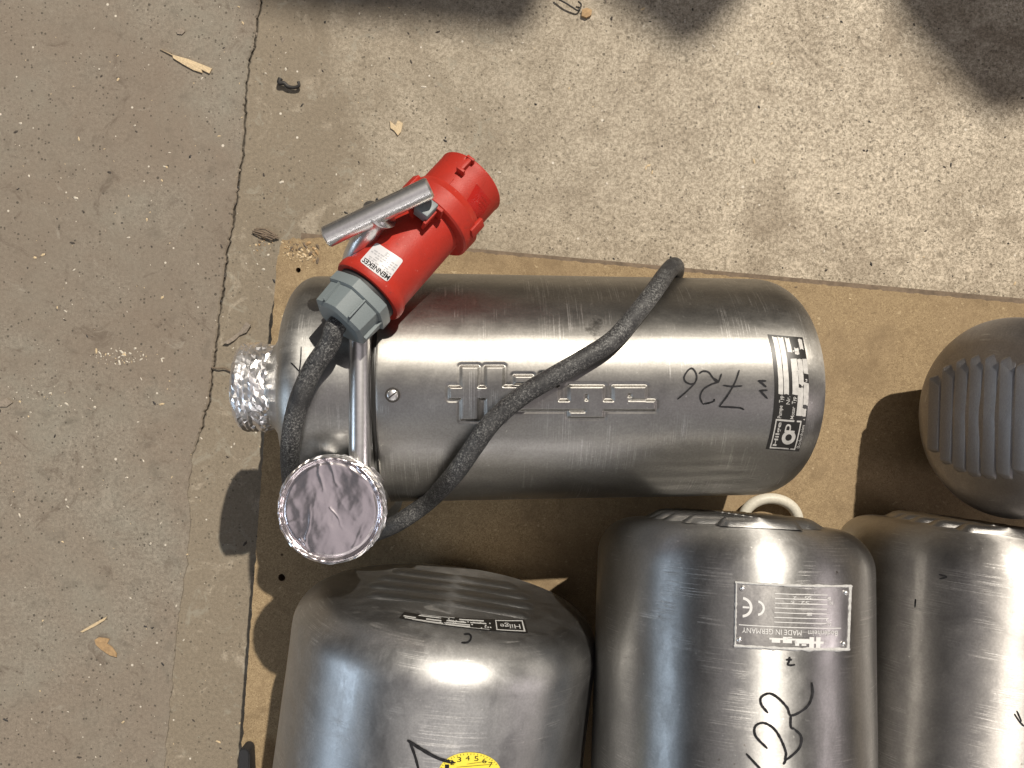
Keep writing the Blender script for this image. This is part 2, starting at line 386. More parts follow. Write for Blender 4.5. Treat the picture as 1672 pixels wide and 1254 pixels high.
# ------------------------------------------------------------------ the ground: two slabs and the joint between them
crk = [(470, -2600), (440, -400), (432, -60), (425, 0), (417, 60), (405, 110), (400, 160), (398, 230), (390, 290), (382, 350), (370, 420), (362, 480), (355, 540), (348, 600),
       (340, 660), (326, 705), (314, 745), (307, 800), (311, 850), (304, 930), (292, 1000), (284, 1080), (277, 1160), (268, 1254), (255, 1400), (180, 3000)]
rows = []
for (x0, y0), (x1, y1) in zip(crk, crk[1:]):
    L = sqrt((x1-x0)**2+(y1-y0)**2); n = max(1, int(L/(4 if -80 < y0 < 1300 else 200)))
    for i in range(n): rows.append((x0+(x1-x0)*i/n, y0+(y1-y0)*i/n))
rows.append(crk[-1])
def jit(y, s): return 3.2*noise.noise(V((y*.045, s, 0)))+2.2*noise.noise(V((y*.16, s, 3)))+1.0*noise.noise(V((y*.45, s, 5)))
lv, lf, rv, rf_ = [], [], [], []
for i, (x, y) in enumerate(rows):
    g = 2.4+2.0*noise.noise(V((y*.03, 9, 0))) if y < 705 else max(.12, .25+.55*noise.noise(V((y*.03, 9, 0))))
    base = jit(y, 0)
    kj = 1 if y < 745 else .12
    a = P(x+base-g*.5-abs(jit(y, 20))*.35*kj, y, H); b = P(x+base+g*.5+abs(jit(y, 40))*.5*kj, y, H)
    ch = P(2.2, 0, H).x-P(0, 0, H).x
    dz = -.0016
    if y > 745: ch *= .25; dz = -.0005
    lv += [(-5, a.y, 0), (a.x-ch, a.y, 0), (a.x, a.y, dz), (a.x, a.y, -.03)]
    rv += [(5, b.y, 0), (b.x+ch, b.y, 0), (b.x, b.y, dz), (b.x, b.y, -.03)]
    if i:
        for q in range(3):
            lf.append((4*i-4+q, 4*i-3+q, 4*i+1+q, 4*i+q)); rf_.append((4*i-4+q, 4*i+q, 4*i+1+q, 4*i-3+q))
o = mesh('concrete_slab', lv, lf, M['slab_left'], smooth=False); tag(o, kind='structure')
o = mesh('concrete_slab', rv, rf_, M['slab_right'], smooth=False); tag(o, kind='structure')
o = mesh('ground', [(-5, -5, -.008), (5, -5, -.008), (5, 5, -.008), (-5, 5, -.008)], [(0, 1, 2, 3)], M['soil']); tag(o, kind='structure')

# ------------------------------------------------------------------ chipboard panel on a pallet
ZB = .865; BT = H-ZB
tl = P(455, 386, ZB); ang = -radians(5.2)
ex = V((cos(ang), sin(ang), 0)); ey = V((sin(ang), -cos(ang), 0))          # along the top edge, down the left edge
ey = V((-.072, -1, 0)).normalized()
def bpt(u, v): return tl+ex*u+ey*v
out = []
def edge(u0, v0, u1, v1, n, amp, s):
    for i in range(n):
        t = i/n; u = u0+(u1-u0)*t; v = v0+(v1-v0)*t; d = amp*noise.noise(V((t*n*.35, s, 0)))+amp*.5*noise.noise(V((t*n*.9, s, 2)))
        L = sqrt((u1-u0)**2+(v1-v0)**2); out.append((u-(v1-v0)/L*d, v+(u1-u0)/L*d))
edge(.004, .003, .05, -.003, 14, .0028, 1); edge(.05, -.003, 1.1, 0, 330, .0016, 2); edge(1.1, 0, 1.1, 1.0, 4, 0, 3)
edge(1.1, 1.0, 0, 1.0, 4, 0, 4); edge(0, 1.0, 0, .03, 260, .0016, 5); edge(0, .03, .004, .003, 8, .002, 6)
holes = [(460, 943, .0042), (487, 441, .0030)]
bm = bmesh.new(); loops = []
def ring(pts, z):
    vs = [bm.verts.new((p[0], p[1], z)) for p in pts]
    es = [bm.edges.new((vs[i], vs[(i+1) % len(vs)])) for i in range(len(vs))]; return vs, es
outer = [tuple(bpt(u, v))[:2] for u, v in out]
T = .019
allr = []
for pts in [outer]+[[(P(x, y, ZB).x+r*cos(2*pi*i/18), P(x, y, ZB).y+r*sin(2*pi*i/18)) for i in range(18)] for x, y, r in holes]:
    allr.append((ring(pts, BT), ring(pts, BT-T)))
for z in (0, 1):
    es = sum([r[z][1] for r in allr], [])
    bmesh.ops.triangle_fill(bm, edges=es, use_beauty=True, use_dissolve=False, normal=(0, 0, 1 if z == 0 else -1))
for f in bm.faces: f.material_index = 0
for (a, _), (b, _) in allr:
    for i in range(len(a)):
        j = (i+1) % len(a); f = bm.faces.new((a[i], a[j], b[j], b[i])); f.material_index = 1
bmesh.ops.recalc_face_normals(bm, faces=bm.faces)
me = bpy.data.meshes.new('chipboard_panel'); bm.to_mesh(me); bm.free(); me.materials.append(M['board']); me.materials.append(M['board_edge'])
panel = bpy.data.objects.new('chipboard_panel', me); C.objects.link(panel)
tag(panel, 'tan chipboard panel with a torn corner lying under the steel pumps', 'board')
pal = empty('wooden_pallet', Matrix.Translation(bpt(.5, .5)*1), 'low wooden pallet frame hidden under the tan chipboard panel', 'pallet')
for v in (.03, .45, .9):
    mw = Matrix((ex, ey, ex.cross(ey))).transposed().to_4x4(); mw.translation = bpt(.55, v); mw.translation.z = 0
    mesh('bearer', *box(-.53, .53, -.04, .04, -BT+T+.001, -.0005, mw), M['oldwood'], pal, smooth=False)

# ------------------------------------------------------------------ pumps
def hood_profile(r0, r1, L, c, dish, n=9):
    """from the open mouth at z=-L to the closed end at z=0 (+dish)"""
    pr = [(-L, r0-.002), (-L, r0)]
    for i in range(1, 24): t = i/24; pr.append((-L+(L-c)*t, r0+(r1-r0)*t))
    for i in range(n+1): a = pi/2*i/n; pr.append((-c+c*sin(a), r1-c+c*cos(a)))
    rr = r1-c
    for i in range(1, 9): q = rr*(1-i/8); pr.append((dish*(1-(q/rr)**2), max(q, .0005)))
    return pr
def dents(seed, amp):
    def f(p, z, r, t):
        d = amp*noise.noise(V((p.x*9+seed, p.y*9, p.z*7)))+amp*.35*noise.noise(V((p.x*30+seed, p.y*30, p.z*22)))
        k2 = 1+d/max(r, .02); return V((p.x*k2, p.y*k2, p.z+d*.6))
    return f
rib_me = {}
def ribs(root, mat, r, spec, soft=True):
    """raised louvres pressed into the closed end: spec = (height on the end, half length, width, depth, z)"""
    if (mat, soft) not in rib_me:
        if soft:
            prof = [(-.5, 0), (-.36, .45), (-.18, .84), (.05, 1.0), (.26, .86), (.40, .45), (.5, 0)]; vs = []
            for y, s_ in ((-1, 0), (-.93, .42), (-.85, .85), (-.78, 1), (.78, 1), (.85, .85), (.93, .42), (1, 0)):
                for x, z in prof: vs.append((x*(1 if s_ > .4 else .6), y, z*s_-.12))
            n = len(prof); fs = [(i*n+j, i*n+j+1, (i+1)*n+j+1, (i+1)*n+j) for i in range(7) for j in range(n-1)]
        else:
            top = [(-.40, -.92, .55), (-.40, .72, .55), (.36, .93, 1.0), (.36, -.90, 1.0)]   # slanting flat top, bevelled ends
            foot_ = [(-.5, -.98, 0), (-.5, .96, 0), (-.1, 1.0, 0), (.46, .99, 0), (.46, -.97, 0), (.1, -1.0, 0)]
            vs = [(-x, y, z-.12) for x, y, z in top+foot_]
            fs = [(0, 3, 2, 1), (0, 1, 5, 4), (1, 6, 5), (1, 2, 6), (2, 7, 6), (2, 3, 8, 7), (3, 9, 8), (3, 0, 9), (0, 4, 9)]
        o = mesh('rib', vs, fs, mat, None, smooth=True)
        if not soft:
            bm = bmesh.new(); bm.from_mesh(o.data); bmesh.ops.bevel(bm, geom=[e for e in bm.edges if len(e.link_faces) == 2], offset=.055, segments=2, affect='EDGES', profile=.5, clamp_overlap=True)
            for f in bm.faces: f.smooth = True
            bm.to_mesh(o.data); bm.free()
        rib_me[(mat, soft)] = o.data; bpy.data.objects.remove(o)
    for x, hl, wd, ht, z in spec:
        o = bpy.data.objects.new('rib', rib_me[(mat, soft)]); C.objects.link(o); o.parent = root
        o.location = (x, 0, z); o.scale = (wd, hl, ht); 
def pump(cx, n, r, L, c, dish, mat, label, up=(0, 0, 1), draft=0, dent=.0006, seed=0, nth=144, foot=False):
    m = frame(cx, n, up); root = empty('pump', m, label, 'pump')
    vs, fs = lathe(hood_profile(r+draft, r, L, c, dish, 12), nth, disp=dents(seed, dent))
    h = mesh('hood', vs, fs, mat, root, local=True)
    if foot:                                                              # the pump's own feet, down to the board
        for z in (-.09, -L+.03):
            p = m @ V((-r*.82, 0, z)); mw = Matrix.Translation((p.x, p.y, 0))
            hz = max(.004, p.z-BT)
            mesh('foot', *box(-.05, .05, -.018, .018, BT+.0005, BT+hz, mw, .002), M['steel_head'], root, smooth=False)
    return root, h

# --- main pump, lying along the picture
x0 = P(607, 632, .635).x
PA = V((x0, -.003, .215)); PBt = V((.284, -.003, .1965)); ax = (PBt-PA).normalized(); LM = (PBt-PA).length
mm = frame(PBt, ax, (0, 0, 1))
main = empty('pump', mm, 'stainless pump lying across the chipboard, raised lettering on its side and 726 in black pen', 'pump')
prof = [(-LM, .1095), (-LM, .1112), (-LM+.002, .1117)]
c, r0, r1, dish = .047, .1117, .108, .011
zs = [i/26 for i in range(1, 26)]
lz0, lz1 = .13, .73                                                     # logo zone, as a share of the barrel length
zs = sorted([z for z in zs if not lz0 < z < lz1]+[lz0+(lz1-lz0)*i/290 for i in range(291)])
for t in zs: prof.append((-LM+(LM-c)*t, r0+(r1-r0)*t))
for i in range(13): a = pi/2*i/12; prof.append((-c+c*sin(a), r1-c+c*cos(a)))
for i in range(1, 9): q = (r1-c)*(1-i/8); prof.append((dish*(1-(q/(r1-c))**2), max(q, .0005)))
ths = [-.42+.84*i/150 for i in range(151)]+[.42+(2*pi-.84)*i/110 for i in range(1, 110)]
RC = [(753, 599, 781, 685), (793, 599, 822, 685), (734, 632, 830, 651), (815, 631, 866, 669), (860, 631, 912, 669), (815, 654, 1069, 669), (840, 614, 869, 627), (884, 612, 909, 669),
      (929, 631, 985, 669), (955, 660, 985, 681), (929, 672, 985, 681), (1001, 631, 1054, 669)]
HL = [(955, 644, 959, 653), (1025, 643, 1030, 648), (1026, 651.5, 1054, 653.5), (822, 651.5, 832, 658), (929, 669, 955, 671)]
def rsd(x, y, q):
    dx = abs(x-(q[0]+q[2])/2)-(q[2]-q[0])/2; dy = abs(y-(q[1]+q[3])/2)-(q[3]-q[1])/2
    return min(max(dx, dy), 0)+sqrt(max(dx, 0)**2+max(dy, 0)**2)
def sst(a, b, x): t = min(1, max(0, (x-a)/(b-a))); return t*t*(3-2*t)
dm = dents(1, .0005)
def mdisp(p, z, r, t):
    q = dm(p, z, r, t)
    if abs((t+pi) % (2*pi)-pi) < .45:
        wx, wy = topx(mm @ q)
        if 715 < wx < 1095 and 585 < wy < 700:
            d = min(rsd(wx, wy, e) for e in RC); d = max(d, -min(rsd(wx, wy, e) for e in HL))
            hh = .0023*sst(2.0, -2.0, d)-.0007*sst(8, 3, d)*sst(.5, 3, d)
            k2 = 1+hh/r; q = V((q.x*k2, q.y*k2, q.z))
    return q
vs, fs = lathe(prof, ths=ths, disp=mdisp)
hood = mesh('hood', vs, fs, M['steel_main'], main, local=True)
hb = bvh_of(hood)
# pump head with its rounded shoulder and neck
hp = [(0, .1085), (-.03, .1085), (-.058, .108)]
for i in range(9): a = pi/2*i/8; hp.append((-.066-.024*sin(a), .108-.026+.026*cos(a)))
hp += [(-.094, .072), (-.098, .062), (-.103, .051), (-.109, .0425), (-.114, .0385), (-.138, .038), (-.1385, .030)]
head = mesh('pump_head', *lathe([(z-LM, r) for z, r in hp], 120, disp=dents(4, .0007)), M['steel_head'], main, local=True)
mesh('joint_ring', *lathe([(-LM-.004, .1080), (-LM-.004, .1098), (-LM+.001, .1098), (-LM+.001, .1080)], 120), M['black'], main, local=True)
# upright outlet beside the head
DC = P(540, 832, .606)
mesh('outlet_pipe', *tube([(DC.x, DC.y, .165), (DC.x, DC.y, DC.z-.004)], .034, 40), M['steel_head'], main)
mesh('outlet_branch', *tube(spline([(DC.x, -.02, .19), (DC.x, DC.y+.03, .175), (DC.x, DC.y, .17), (DC.x, DC.y-.012, .19)], 6), .036, 28), M['steel_head'], main)
fm = Matrix.Translation((PA.x-.04, -.003, 0))
mesh('foot', *box(-.03, .03, -.07, .07, BT+.0005, .115, fm, .003), M['steel_head'], main, smooth=False)
# tee handle
rp = spline([P(620, 350, .590), P(604, 374, .600), P(586, 404, .612), P(577, 428, .622), P(578, 456, .627), P(585, 500, .6285)], 8)
rp += [P(588, y, .6285) for y in range(520, 760, 20)]
rp += spline([P(588, 760, .6285), P(588, 790, .633), P(588, 806, .655), P(588, 815, .70)], 6)[1:]
rod = mesh('handle', *tube(rp, .0093, 28, rf=lambda t: 1.0+.55*max(0, 1-t/.07)**1.5), M['rod'], main)
a, b = P(531, 388, .588), P(703, 306, .584); d = (b-a).normalized()
mesh('tee_bar', *tube([a, a+d*.0015, a+d*.0016, b-d*.0016, b-d*.0015, b], .0086, 32, rf=lambda t: .84 if t in (0, 1) else 1), M['rod'], rod)
sharp(bpy.data.objects['tee_bar'], 20)
# slotted screw
h, n = ray(hb, 641, 645)
sm = frame(h, n, (0.75, .6, 0))
b = MB(); b.add(lathe([(-.001, .0048), (.0006, .0048), (.0012, .0040), (.0012, .0001)], 24))
sc = mesh('screw', [sm @ v for v in b.v], b.f, M['rod'], main)
mesh('slot', *box(-.0042, .0042, -.0006, .0006, .0008, .00135, sm), M['dark'], sc, smooth=False)
mesh('recess', [sm @ v for v in lathe([(.0003, .0064), (.0004, .0050)], 24)[0]], lathe([(.0003, .0064), (.0004, .0050)], 24)[1], M['dark'], sc)
# pen marks
S726 = [[(1106, 652), (1122, 638), (1135, 624), (1137, 612), (1131, 602), (1124, 604), (1117, 615), (1119, 623), (1127, 627), (1134, 626)],
        [(1141, 610), (1148, 606), (1157, 608), (1164, 617), (1172, 624), (1178, 610)], [(1164, 617), (1172, 623), (1160, 628), (1148, 636), (1143, 648), (1147, 659)], [(1147, 660), (1157, 658), (1165, 655), (1166, 651)],
        [(1207, 604), (1200, 624), (1188, 645), (1174, 664)], [(1180, 629), (1195, 631), (1212, 630)], [(1174, 664), (1195, 665), (1208, 666), (1215, 669)]]
mesh('pen_number', *ink(hb, S726, 3.0), M['ink'], main)
mesh('pen_number', *ink(hb, [[(1237, 622), (1251, 622)], [(1238, 621), (1251, 632)], [(1239, 638), (1253, 637)], [(1240, 637), (1253, 651)]], 3.6), M['ink'], main)
hh = bvh_of(head)
mesh('pen_mark', *ink(hh, [[(492, 566), (491, 590), (488, 612)], [(475, 592), (483, 600), (488, 606)]], 2.4), M['ink'], main)
# type plate: black field, silver bars and lettering
q = quadmap(hb, (1253, 546), (1310, 551), (1304, 737), (1250, 733), .0003, (13, 0))
vs, fs = rect_on(q, 0, 0, 1, 1, 0, 10, 40, 0)
tp = mesh('type_plate', vs, fs, M['black'], main)
b = MB()
def bar(x0, y0, x1, y1, jag=.006):                                        # photograph zoom units -> field share
    b.add(rect_on(q, x0, y0, x1, y1, .0003, 2, 8, jag))
bar(.11, .02, .25, .515); bar(.27, .02, .42, .515)
bar(.47, .02, .60, .14); bar(.52, .20, .70, .515); bar(.68, .10, .80, .16); bar(.71, .20, .85, .42); bar(.68, .445, .84, .69)
bar(.84, .02, .95, .11); bar(.86, .19, .99, .32); bar(.85, .40, .99, .595); bar(.83, .625, .95, .69); bar(.66, .30, .72, .33)
for x0_, y0_, x1_, y1_ in ((.10, .735, .86, .748), (.10, .975, .86, .988), (.10, .735, .135, .988), (.83, .735, .865, .988)): bar(x0_, y0_, x1_, y1_, .002)
b.add(text_on(q, 'Pumpe  Typ', .14, .53, .29, .725, .0003, 90, .012)); b.add(text_on(q, 'Nr.', .35, .53, .46, .60, .0003, 90))
b.add(text_on(q, 'Motor  Typ', .52, .53, .66, .725, .0003, 90, .012)); b.add(text_on(q, 'Hilge', .17, .76, .32, .965, .0003, 90, .02))
b.add(text_on(q, 'P', .42, .77, .72, .84, .0003, 90))
for k2 in range(28):                                                      # round pump emblem
    a0 = 2*pi*k2/28; a1 = 2*pi*(k2+1)/28; f_ = lambda a_, r_: q(.58+r_*.95*cos(a_), .885+r_*.29*sin(a_), .0003)
    b.add(([f_(a0, .10), f_(a1, .10), f_(a1, .21), f_(a0, .21)], [(0, 1, 2, 3)]))
b.add(text_on(q, 'Bodenheim', .89, .77, .98, .97, .0003, 90))
for i in range(16): y_ = random.uniform(.12, .72); x_ = random.choice((.62, .78, .90, .66)); b.add(rect_on(q, x_, y_, x_+.05, y_+.009, .0003, 1, 1, .004))
mesh('plate_print', b.v, b.f, M['print'], tp)

# --- foil covers
def foil_band(name, m, r, z0, z1, label, seed, lip=.0):
    rnd = random.Random(seed); nz, nt = 15, 76; vs, fs = [], []
    for i in range(nz+1):
        t = i/nz; z = z0+(z1-z0)*t
        for j in range(nt):
            a = 2*pi*(j+rnd.uniform(-.35, .35)+.5*(i % 2))/nt
            e = .0022*noise.noise(V((cos(a)*r*110, sin(a)*r*110, z*90+seed)))+rnd.uniform(-.0007, .0007)
            fl = lip*max(0, (.35-t))*noise.noise(V((cos(a)*4+seed, sin(a)*4, 1)))*1.6
            fl += -.004*sst(.0, .55, .55-t) if t < .55 else 0
            rr = r+e*(1 if t < .58 else .28)+fl+.0009*((-1)**i if t > .55 else 0)
            zz = z+rnd.uniform(-.001, .001)-(lip*.9*abs(noise.noise(V((cos(a)*3, sin(a)*3, seed)))) if i == 0 else 0)
            vs.append(m @ V((rr*cos(a), rr*sin(a), zz)))
    for i in range(nz):
        for j in range(nt):
            k2 = (j+1) % nt; q4 = (i*nt+j, i*nt+k2, (i+1)*nt+k2, (i+1)*nt+j)
            fs += [(q4[0], q4[1], q4[2]), (q4[0], q4[2], q4[3])]
    return vs, fs, nt
# on the neck at the left end of the pump
nm = frame(PA-ax*.1405, -ax, (0, 0, 1))
fc = empty('foil_cover', nm, 'crumpled aluminium foil wrapped round the neck at the left end of the pump', 'foil', 'foil covers over the pump outlets')
vs, fs, nt = foil_band('skirt', nm, .0430, -.036, .001, '', 3, .02)
ctr = [nm @ V((.0435*.9*cos(2*pi*j/nt), .0435*.9*sin(2*pi*j/nt), .0035+random.uniform(-.0004, .0004))) for j in range(nt)]; nb = len(vs)
base = nb-nt; vs += ctr; fs += [(base+j, base+(j+1) % nt, nb+(j+1) % nt, nb+j) for j in range(nt)]; fs.append(tuple(nb+j for j in range(nt)))
mesh('skirt', vs, fs, M['foil'], fc, smooth=False)
# over the upright outlet
dmx = frame(DC, (-.03, .02, 1), (1, 0, 0))
fd = empty('foil_cover', dmx, 'flat round aluminium foil lid stretched over the upright outlet beside the pump', 'foil', 'foil covers over the pump outlets')
R = .0435
vs, fs, nt = foil_band('skirt', dmx, R, -.026, .0008, '', 8, .012)
mesh('skirt', vs, fs, M['foil'], fd, smooth=False)
vs, fs = [], []; nr, na = 60, 200
creases = [((-.012, .045), (-.006, .016), 1.0), ((-.004, .044), (.006, .020), .8), ((-.020, -.030), (-.016, .004), .5), ((.022, .034), (.040, .010), 1.1), ((.012, .038), (.038, .016), .7), ((-.030, -.028), (-.016, -.045), 1.2),
           ((-.024, -.024), (-.012, -.043), 1.0), ((-.040, -.012), (-.022, -.008), .6), ((.0, .002), (.014, -.018), .35), ((.02, -.03), (.026, -.012), .35)]
def segd(x, y, a_, b_):
    ax_, ay_ = a_; bx_, by_ = b_; t = max(0, min(1, ((x-ax_)*(bx_-ax_)+(y-ay_)*(by_-ay_))/((bx_-ax_)**2+(by_-ay_)**2)))
    return sqrt((x-ax_-t*(bx_-ax_))**2+(y-ay_-t*(by_-ay_))**2), t
for i in range(nr+1):
    for j in range(na):
        a = 2*pi*j/na; rr = R*.985*i/nr if i else .0003; x, y = rr*cos(a), rr*sin(a)
        e = .0017*noise.noise(V((x*34, y*26, 2)))+.00030*noise.noise(V((x*130, y*100, 12)))+.00050*(1-abs(noise.noise(V((x*75, y*50, 5)))))+.00006*noise.noise(V((x*330, y*330, 8)))
        for ca, cb, am in creases:
            dd, t = segd(x+.0022*noise.noise(V((x*120, y*120, am))), y+.0022*noise.noise(V((x*120, y*120, am+4))), ca, cb); e += am*.0008*math.exp(-(dd/.0010)**2)*(1-.8*t)
        ed = rr/R
        e += .0016*sst(.90, .955, ed)-.0022*sst(.965, 1.0, ed)-.0009*math.exp(-((ed-.89)/.03)**2)
        e += .0010*sst(.86, 1, ed)*noise.noise(V((cos(a)*9, sin(a)*9, 1)))
        vs.append(dmx @ V((x, y, .0008+e)))
for i in range(nr):
    for j in range(na):
        k2 = (j+1) % na; fs.append((i*na+j, i*na+k2, (i+1)*na+k2, (i+1)*na+j))
mesh('lid', vs, fs, M['foil_flat'], fd)

# --- plug and its cable
G = P(600, 478, .613); Mo = P(769, 297, .660); pd = (Mo-G).normalized(); PL = (Mo-G).length
pm = frame(G, pd, (0, 0, 1))
plug_label = 'red industrial plug with white sticker on a black cable looped over the lying pump'
pl = empty('power_cable', Matrix.Translation(P(836, 640, .632)), plug_label, 'plug')
def loc(vs): return [pm @ v for v in vs]
def pl_part(name, vf, mat, parent=pl, smooth=True, ang=30):
    o = mesh(name, loc(vf[0]), vf[1], mat, parent, smooth); sharp(o, ang); return o
body = pl_part('plug_body', lathe([(.0, .0270), (0, .0312), (.002, .0322), (.006, .0324), (.009, .0316), (.0115, .0298), (.016, .0293), (.060, .0288), (.088, .0285)], 72), M['red'])
fl = pl_part('flange', lathe([(.083, .0285), (.084, .0352), (.0855, .0368), (.100, .0372), (.1015, .0362), (.103, .0350), (.108, .0330), (.108, .031)], 72), M['red'], body)
sl = pl_part('sleeve', lathe([(.100, .0318), (PL-.003, .0322), (PL-.001, .0326), (PL, .0318), (PL, .0298), (PL-.002, .0292), (.110, .0290)], 80), M['red'], body)
ins = pl_part('pin_carrier', lathe([(.112, .0289), (.112, .0002)], 40), M['black'], body)
for k2 in range(5):
    a = 2*pi*k2/5+.3
    pl_part('pin', tuple([[v+V((.017*cos(a), .017*sin(a), 0)) for v in lathe([(.112, .003), (.136, .003), (.138, .002), (.138, .0001)], 14)[0]], lathe([(.112, .003), (.136, .003), (.138, .002), (.138, .0001)], 14)[1]]), M['rod'], body)
pl_part('sealing_ring', lathe([(-.006, .0255), (-.006, .0268), (.001, .0268), (.001, .0255)], 48), M['rubber'], body)
# cable gland: two six-sided nuts
def hexp(z0, z1, r, ch, rot=0, tap=1):
    prof_ = [(z0, r*tap-ch*1.6), (z0+ch, r*tap), (z1-ch*.5, r), (z1, r-ch*.6)]; vs, fs = [], []
    for z, rr in prof_:
        for j in range(36):
            a = 2*pi*j/36; s_ = pi/3; f_ = cos(pi/6)/cos(((a+rot) % s_)-s_/2); f_ = 1*.25+.75*f_*1.06
            vs.append(V((rr*f_*cos(a), rr*f_*sin(a), z)))
    n = 36; fs = [(i*n+j, i*n+(j+1) % n, (i+1)*n+(j+1) % n, (i+1)*n+j) for i in range(3) for j in range(n)]
    fs.append(tuple(range(n))); fs.append(tuple(range(3*n, 4*n))); return vs, fs
gl = pl_part('gland', hexp(-.0145, -.004, .0287, .0012, .2), M['grey'], body, True, 18)
pl_part('gland_nut', hexp(-.036, -.0135, .0262, .0022, .2, .95), M['grey'], body, True, 18)
for k2 in range(3):
    a = -.2+pi/3*(k2-1)+pi/6
    mw = Matrix.Rotation(a, 4, 'Z'); vs, fs = box(.0238, .0268, -.0007, .0007, -.033, -.0142); pl_part('gland_nut_edge', ([mw @ v for v in vs], fs), M['grey'], body, False)
# latch: grey slider in a red bracket on the upper side of the flange
pb = BVHTree.FromPolygons(loc([V(v) for v in lathe([(0, .0312), (.009, .0316), (.0115, .0298), (.088, .0288)], 72)[0]]), lathe([(0, .0312), (.009, .0316), (.0115, .0298), (.088, .0288)], 72)[1])
def on_plug(px, py, r):
    """angle and length on the plug of a picture point at radius r"""
    d = V(((px-836)/F, -(py-627)/F, -1)); inv = pm.inverted(); o_ = inv @ V((0, 0, H)); dd = inv.to_3x3() @ d
    A = dd.x**2+dd.y**2; B = 2*(o_.x*dd.x+o_.y*dd.y); Cc = o_.x**2+o_.y**2-r*r; t = (-B-sqrt(max(0, B*B-4*A*Cc)))/(2*A); p = o_+dd*t
    return atan2(p.y, p.x), p.z
def plug_box(name, px, py, r, dx, dy, dz, mat, bev=.0008, dr=0, par=body, off=0, rot=0):
    a, z = on_plug(px, py, r)
    mw = Matrix.Rotation(a, 4, 'Z') @ Matrix.Translation((r+dr, 0, z)) @ Matrix.Rotation(rot, 4, 'X')
    vs, fs = box(-dx/2, dx/2, -dy/2, dy/2, -dz/2, dz/2, None, bev); return pl_part(name, ([mw @ v for v in vs], fs), mat, par, True, 40)
plug_box('latch', 695, 345, .0372, .012, .0135, .015, M['grey'], .001, .003)
plug_box('latch_bracket', 706, 339, .0365, .014, .020, .0035, M['red'], .0008, 0)
plug_box('latch_bracket', 683, 333, .0350, .014, .0035, .022, M['red'], .0008, 0)
plug_box('latch_bracket', 703, 356, .0350, .012, .0030, .020, M['red'], .0008, 0)
plug_box('catch_hook', 760, 271, .0335, .0062, .0042, .015, M['red'], .0008, .001)
plug_box('catch_hook', 752, 281, .0335, .0075, .0075, .0028, M['red'], .0006, .001)
plug_box('catch_hook', 768, 263, .0335, .0075, .0075, .0026, M['red'], .0006, .001)
plug_box('seam', 728, 306, .0322, .0008, .0007, .022, M['red'], .0002, 0)
plug_box('flange_boss', 778, 372, .0368, .0040, .010, .016, M['red'], .001, 0)
plug_box('flange_boss', 672, 299, .0368, .0040, .010, .016, M['red'], .001, 0)
# glossy window on the sleeve with raised lettering
slb = bvh_of(sl)
qs = quadmap(slb, (778, 300), (801, 328), (779, 368), (753, 343), .0003)
pnl = mesh('sleeve_panel', *rect_on(qs, 0, 0, 1, 1, 0, 10, 10), M['red_gloss'], body)
b = MB()
for i, (a0, a1) in enumerate(((.48, .9), (.5, .88), (.55, .8))): b.add(text_on(qs, ('400V~', '50/60Hz', '6h')[i], a0, .10+i*.13, a1, .18+i*.13, .0004, 0))
b.add(text_on(qs, '6h IP44', .52, .72, .95, .80, .0004, 0))
mesh('raised_text', b.v, b.f, M['red'], pnl)
# white sticker
bb = bvh_of(body)
ql = quadmap(bb, (632, 461), (587, 427), (615, 396), (659, 425), .00035)
vs, fs = [], []
n = 0
def rr_outline(cr=.09, k=5):
    o_ = []
    for cx_, cy_, a0 in ((1-cr, cr, -90), (1-cr, 1-cr, 0), (cr, 1-cr, 90), (cr, cr, 180)):
        for i in range(k+1): a = radians(a0+90*i/k); o_.append((cx_+cr*cos(a), cy_+cr*sin(a)))
    d_ = []
    for p_, q_ in zip(o_, o_[1:]+o_[:1]):
        m_n = 8 if abs(p_[0]-q_[0])+abs(p_[1]-q_[1]) > .3 else 1
        d_ += [(p_[0]+(q_[0]-p_[0])*i/m_n, p_[1]+(q_[1]-p_[1])*i/m_n) for i in range(m_n)]
    return d_
ol = rr_outline(); vs = []
for s_ in (1, .8, .6, .4, .2): vs += [ql(.5+(x-.5)*s_, .5+(y-.5)*s_) for x, y in ol]
n = len(ol); vs.append(ql(.5, .5))
fs = [(i*n+j, i*n+(j+1) % n, (i+1)*n+(j+1) % n, (i+1)*n+j) for i in range(4) for j in range(n)]+[(4*n+j, 4*n+(j+1) % n, 5*n) for j in range(n)]
st = mesh('sticker', vs, fs, M['white'], body)
mesh('brand_text', *text_on(ql, 'MENNEKES', .03, .05, .95, .25, .0003, 0, .018), M['ink'], st)
b = MB(); rnd = random.Random(4)
for row, y in enumerate((.30, .38, .48, .58, .68)):
    x = .05
    while x < .9:
        wd = rnd.uniform(.04, .14); 
        if rnd.random() < .72: b.add(rect_on(ql, x, y, min(x+wd, .93), y+.035, .0003, 1, 1, .003))
        x += wd+.035
b.add(text_on(ql, 'CE', .42, .76, .56, .90, .0003))
mesh('small_print', b.v, b.f, M['greyink'], st)
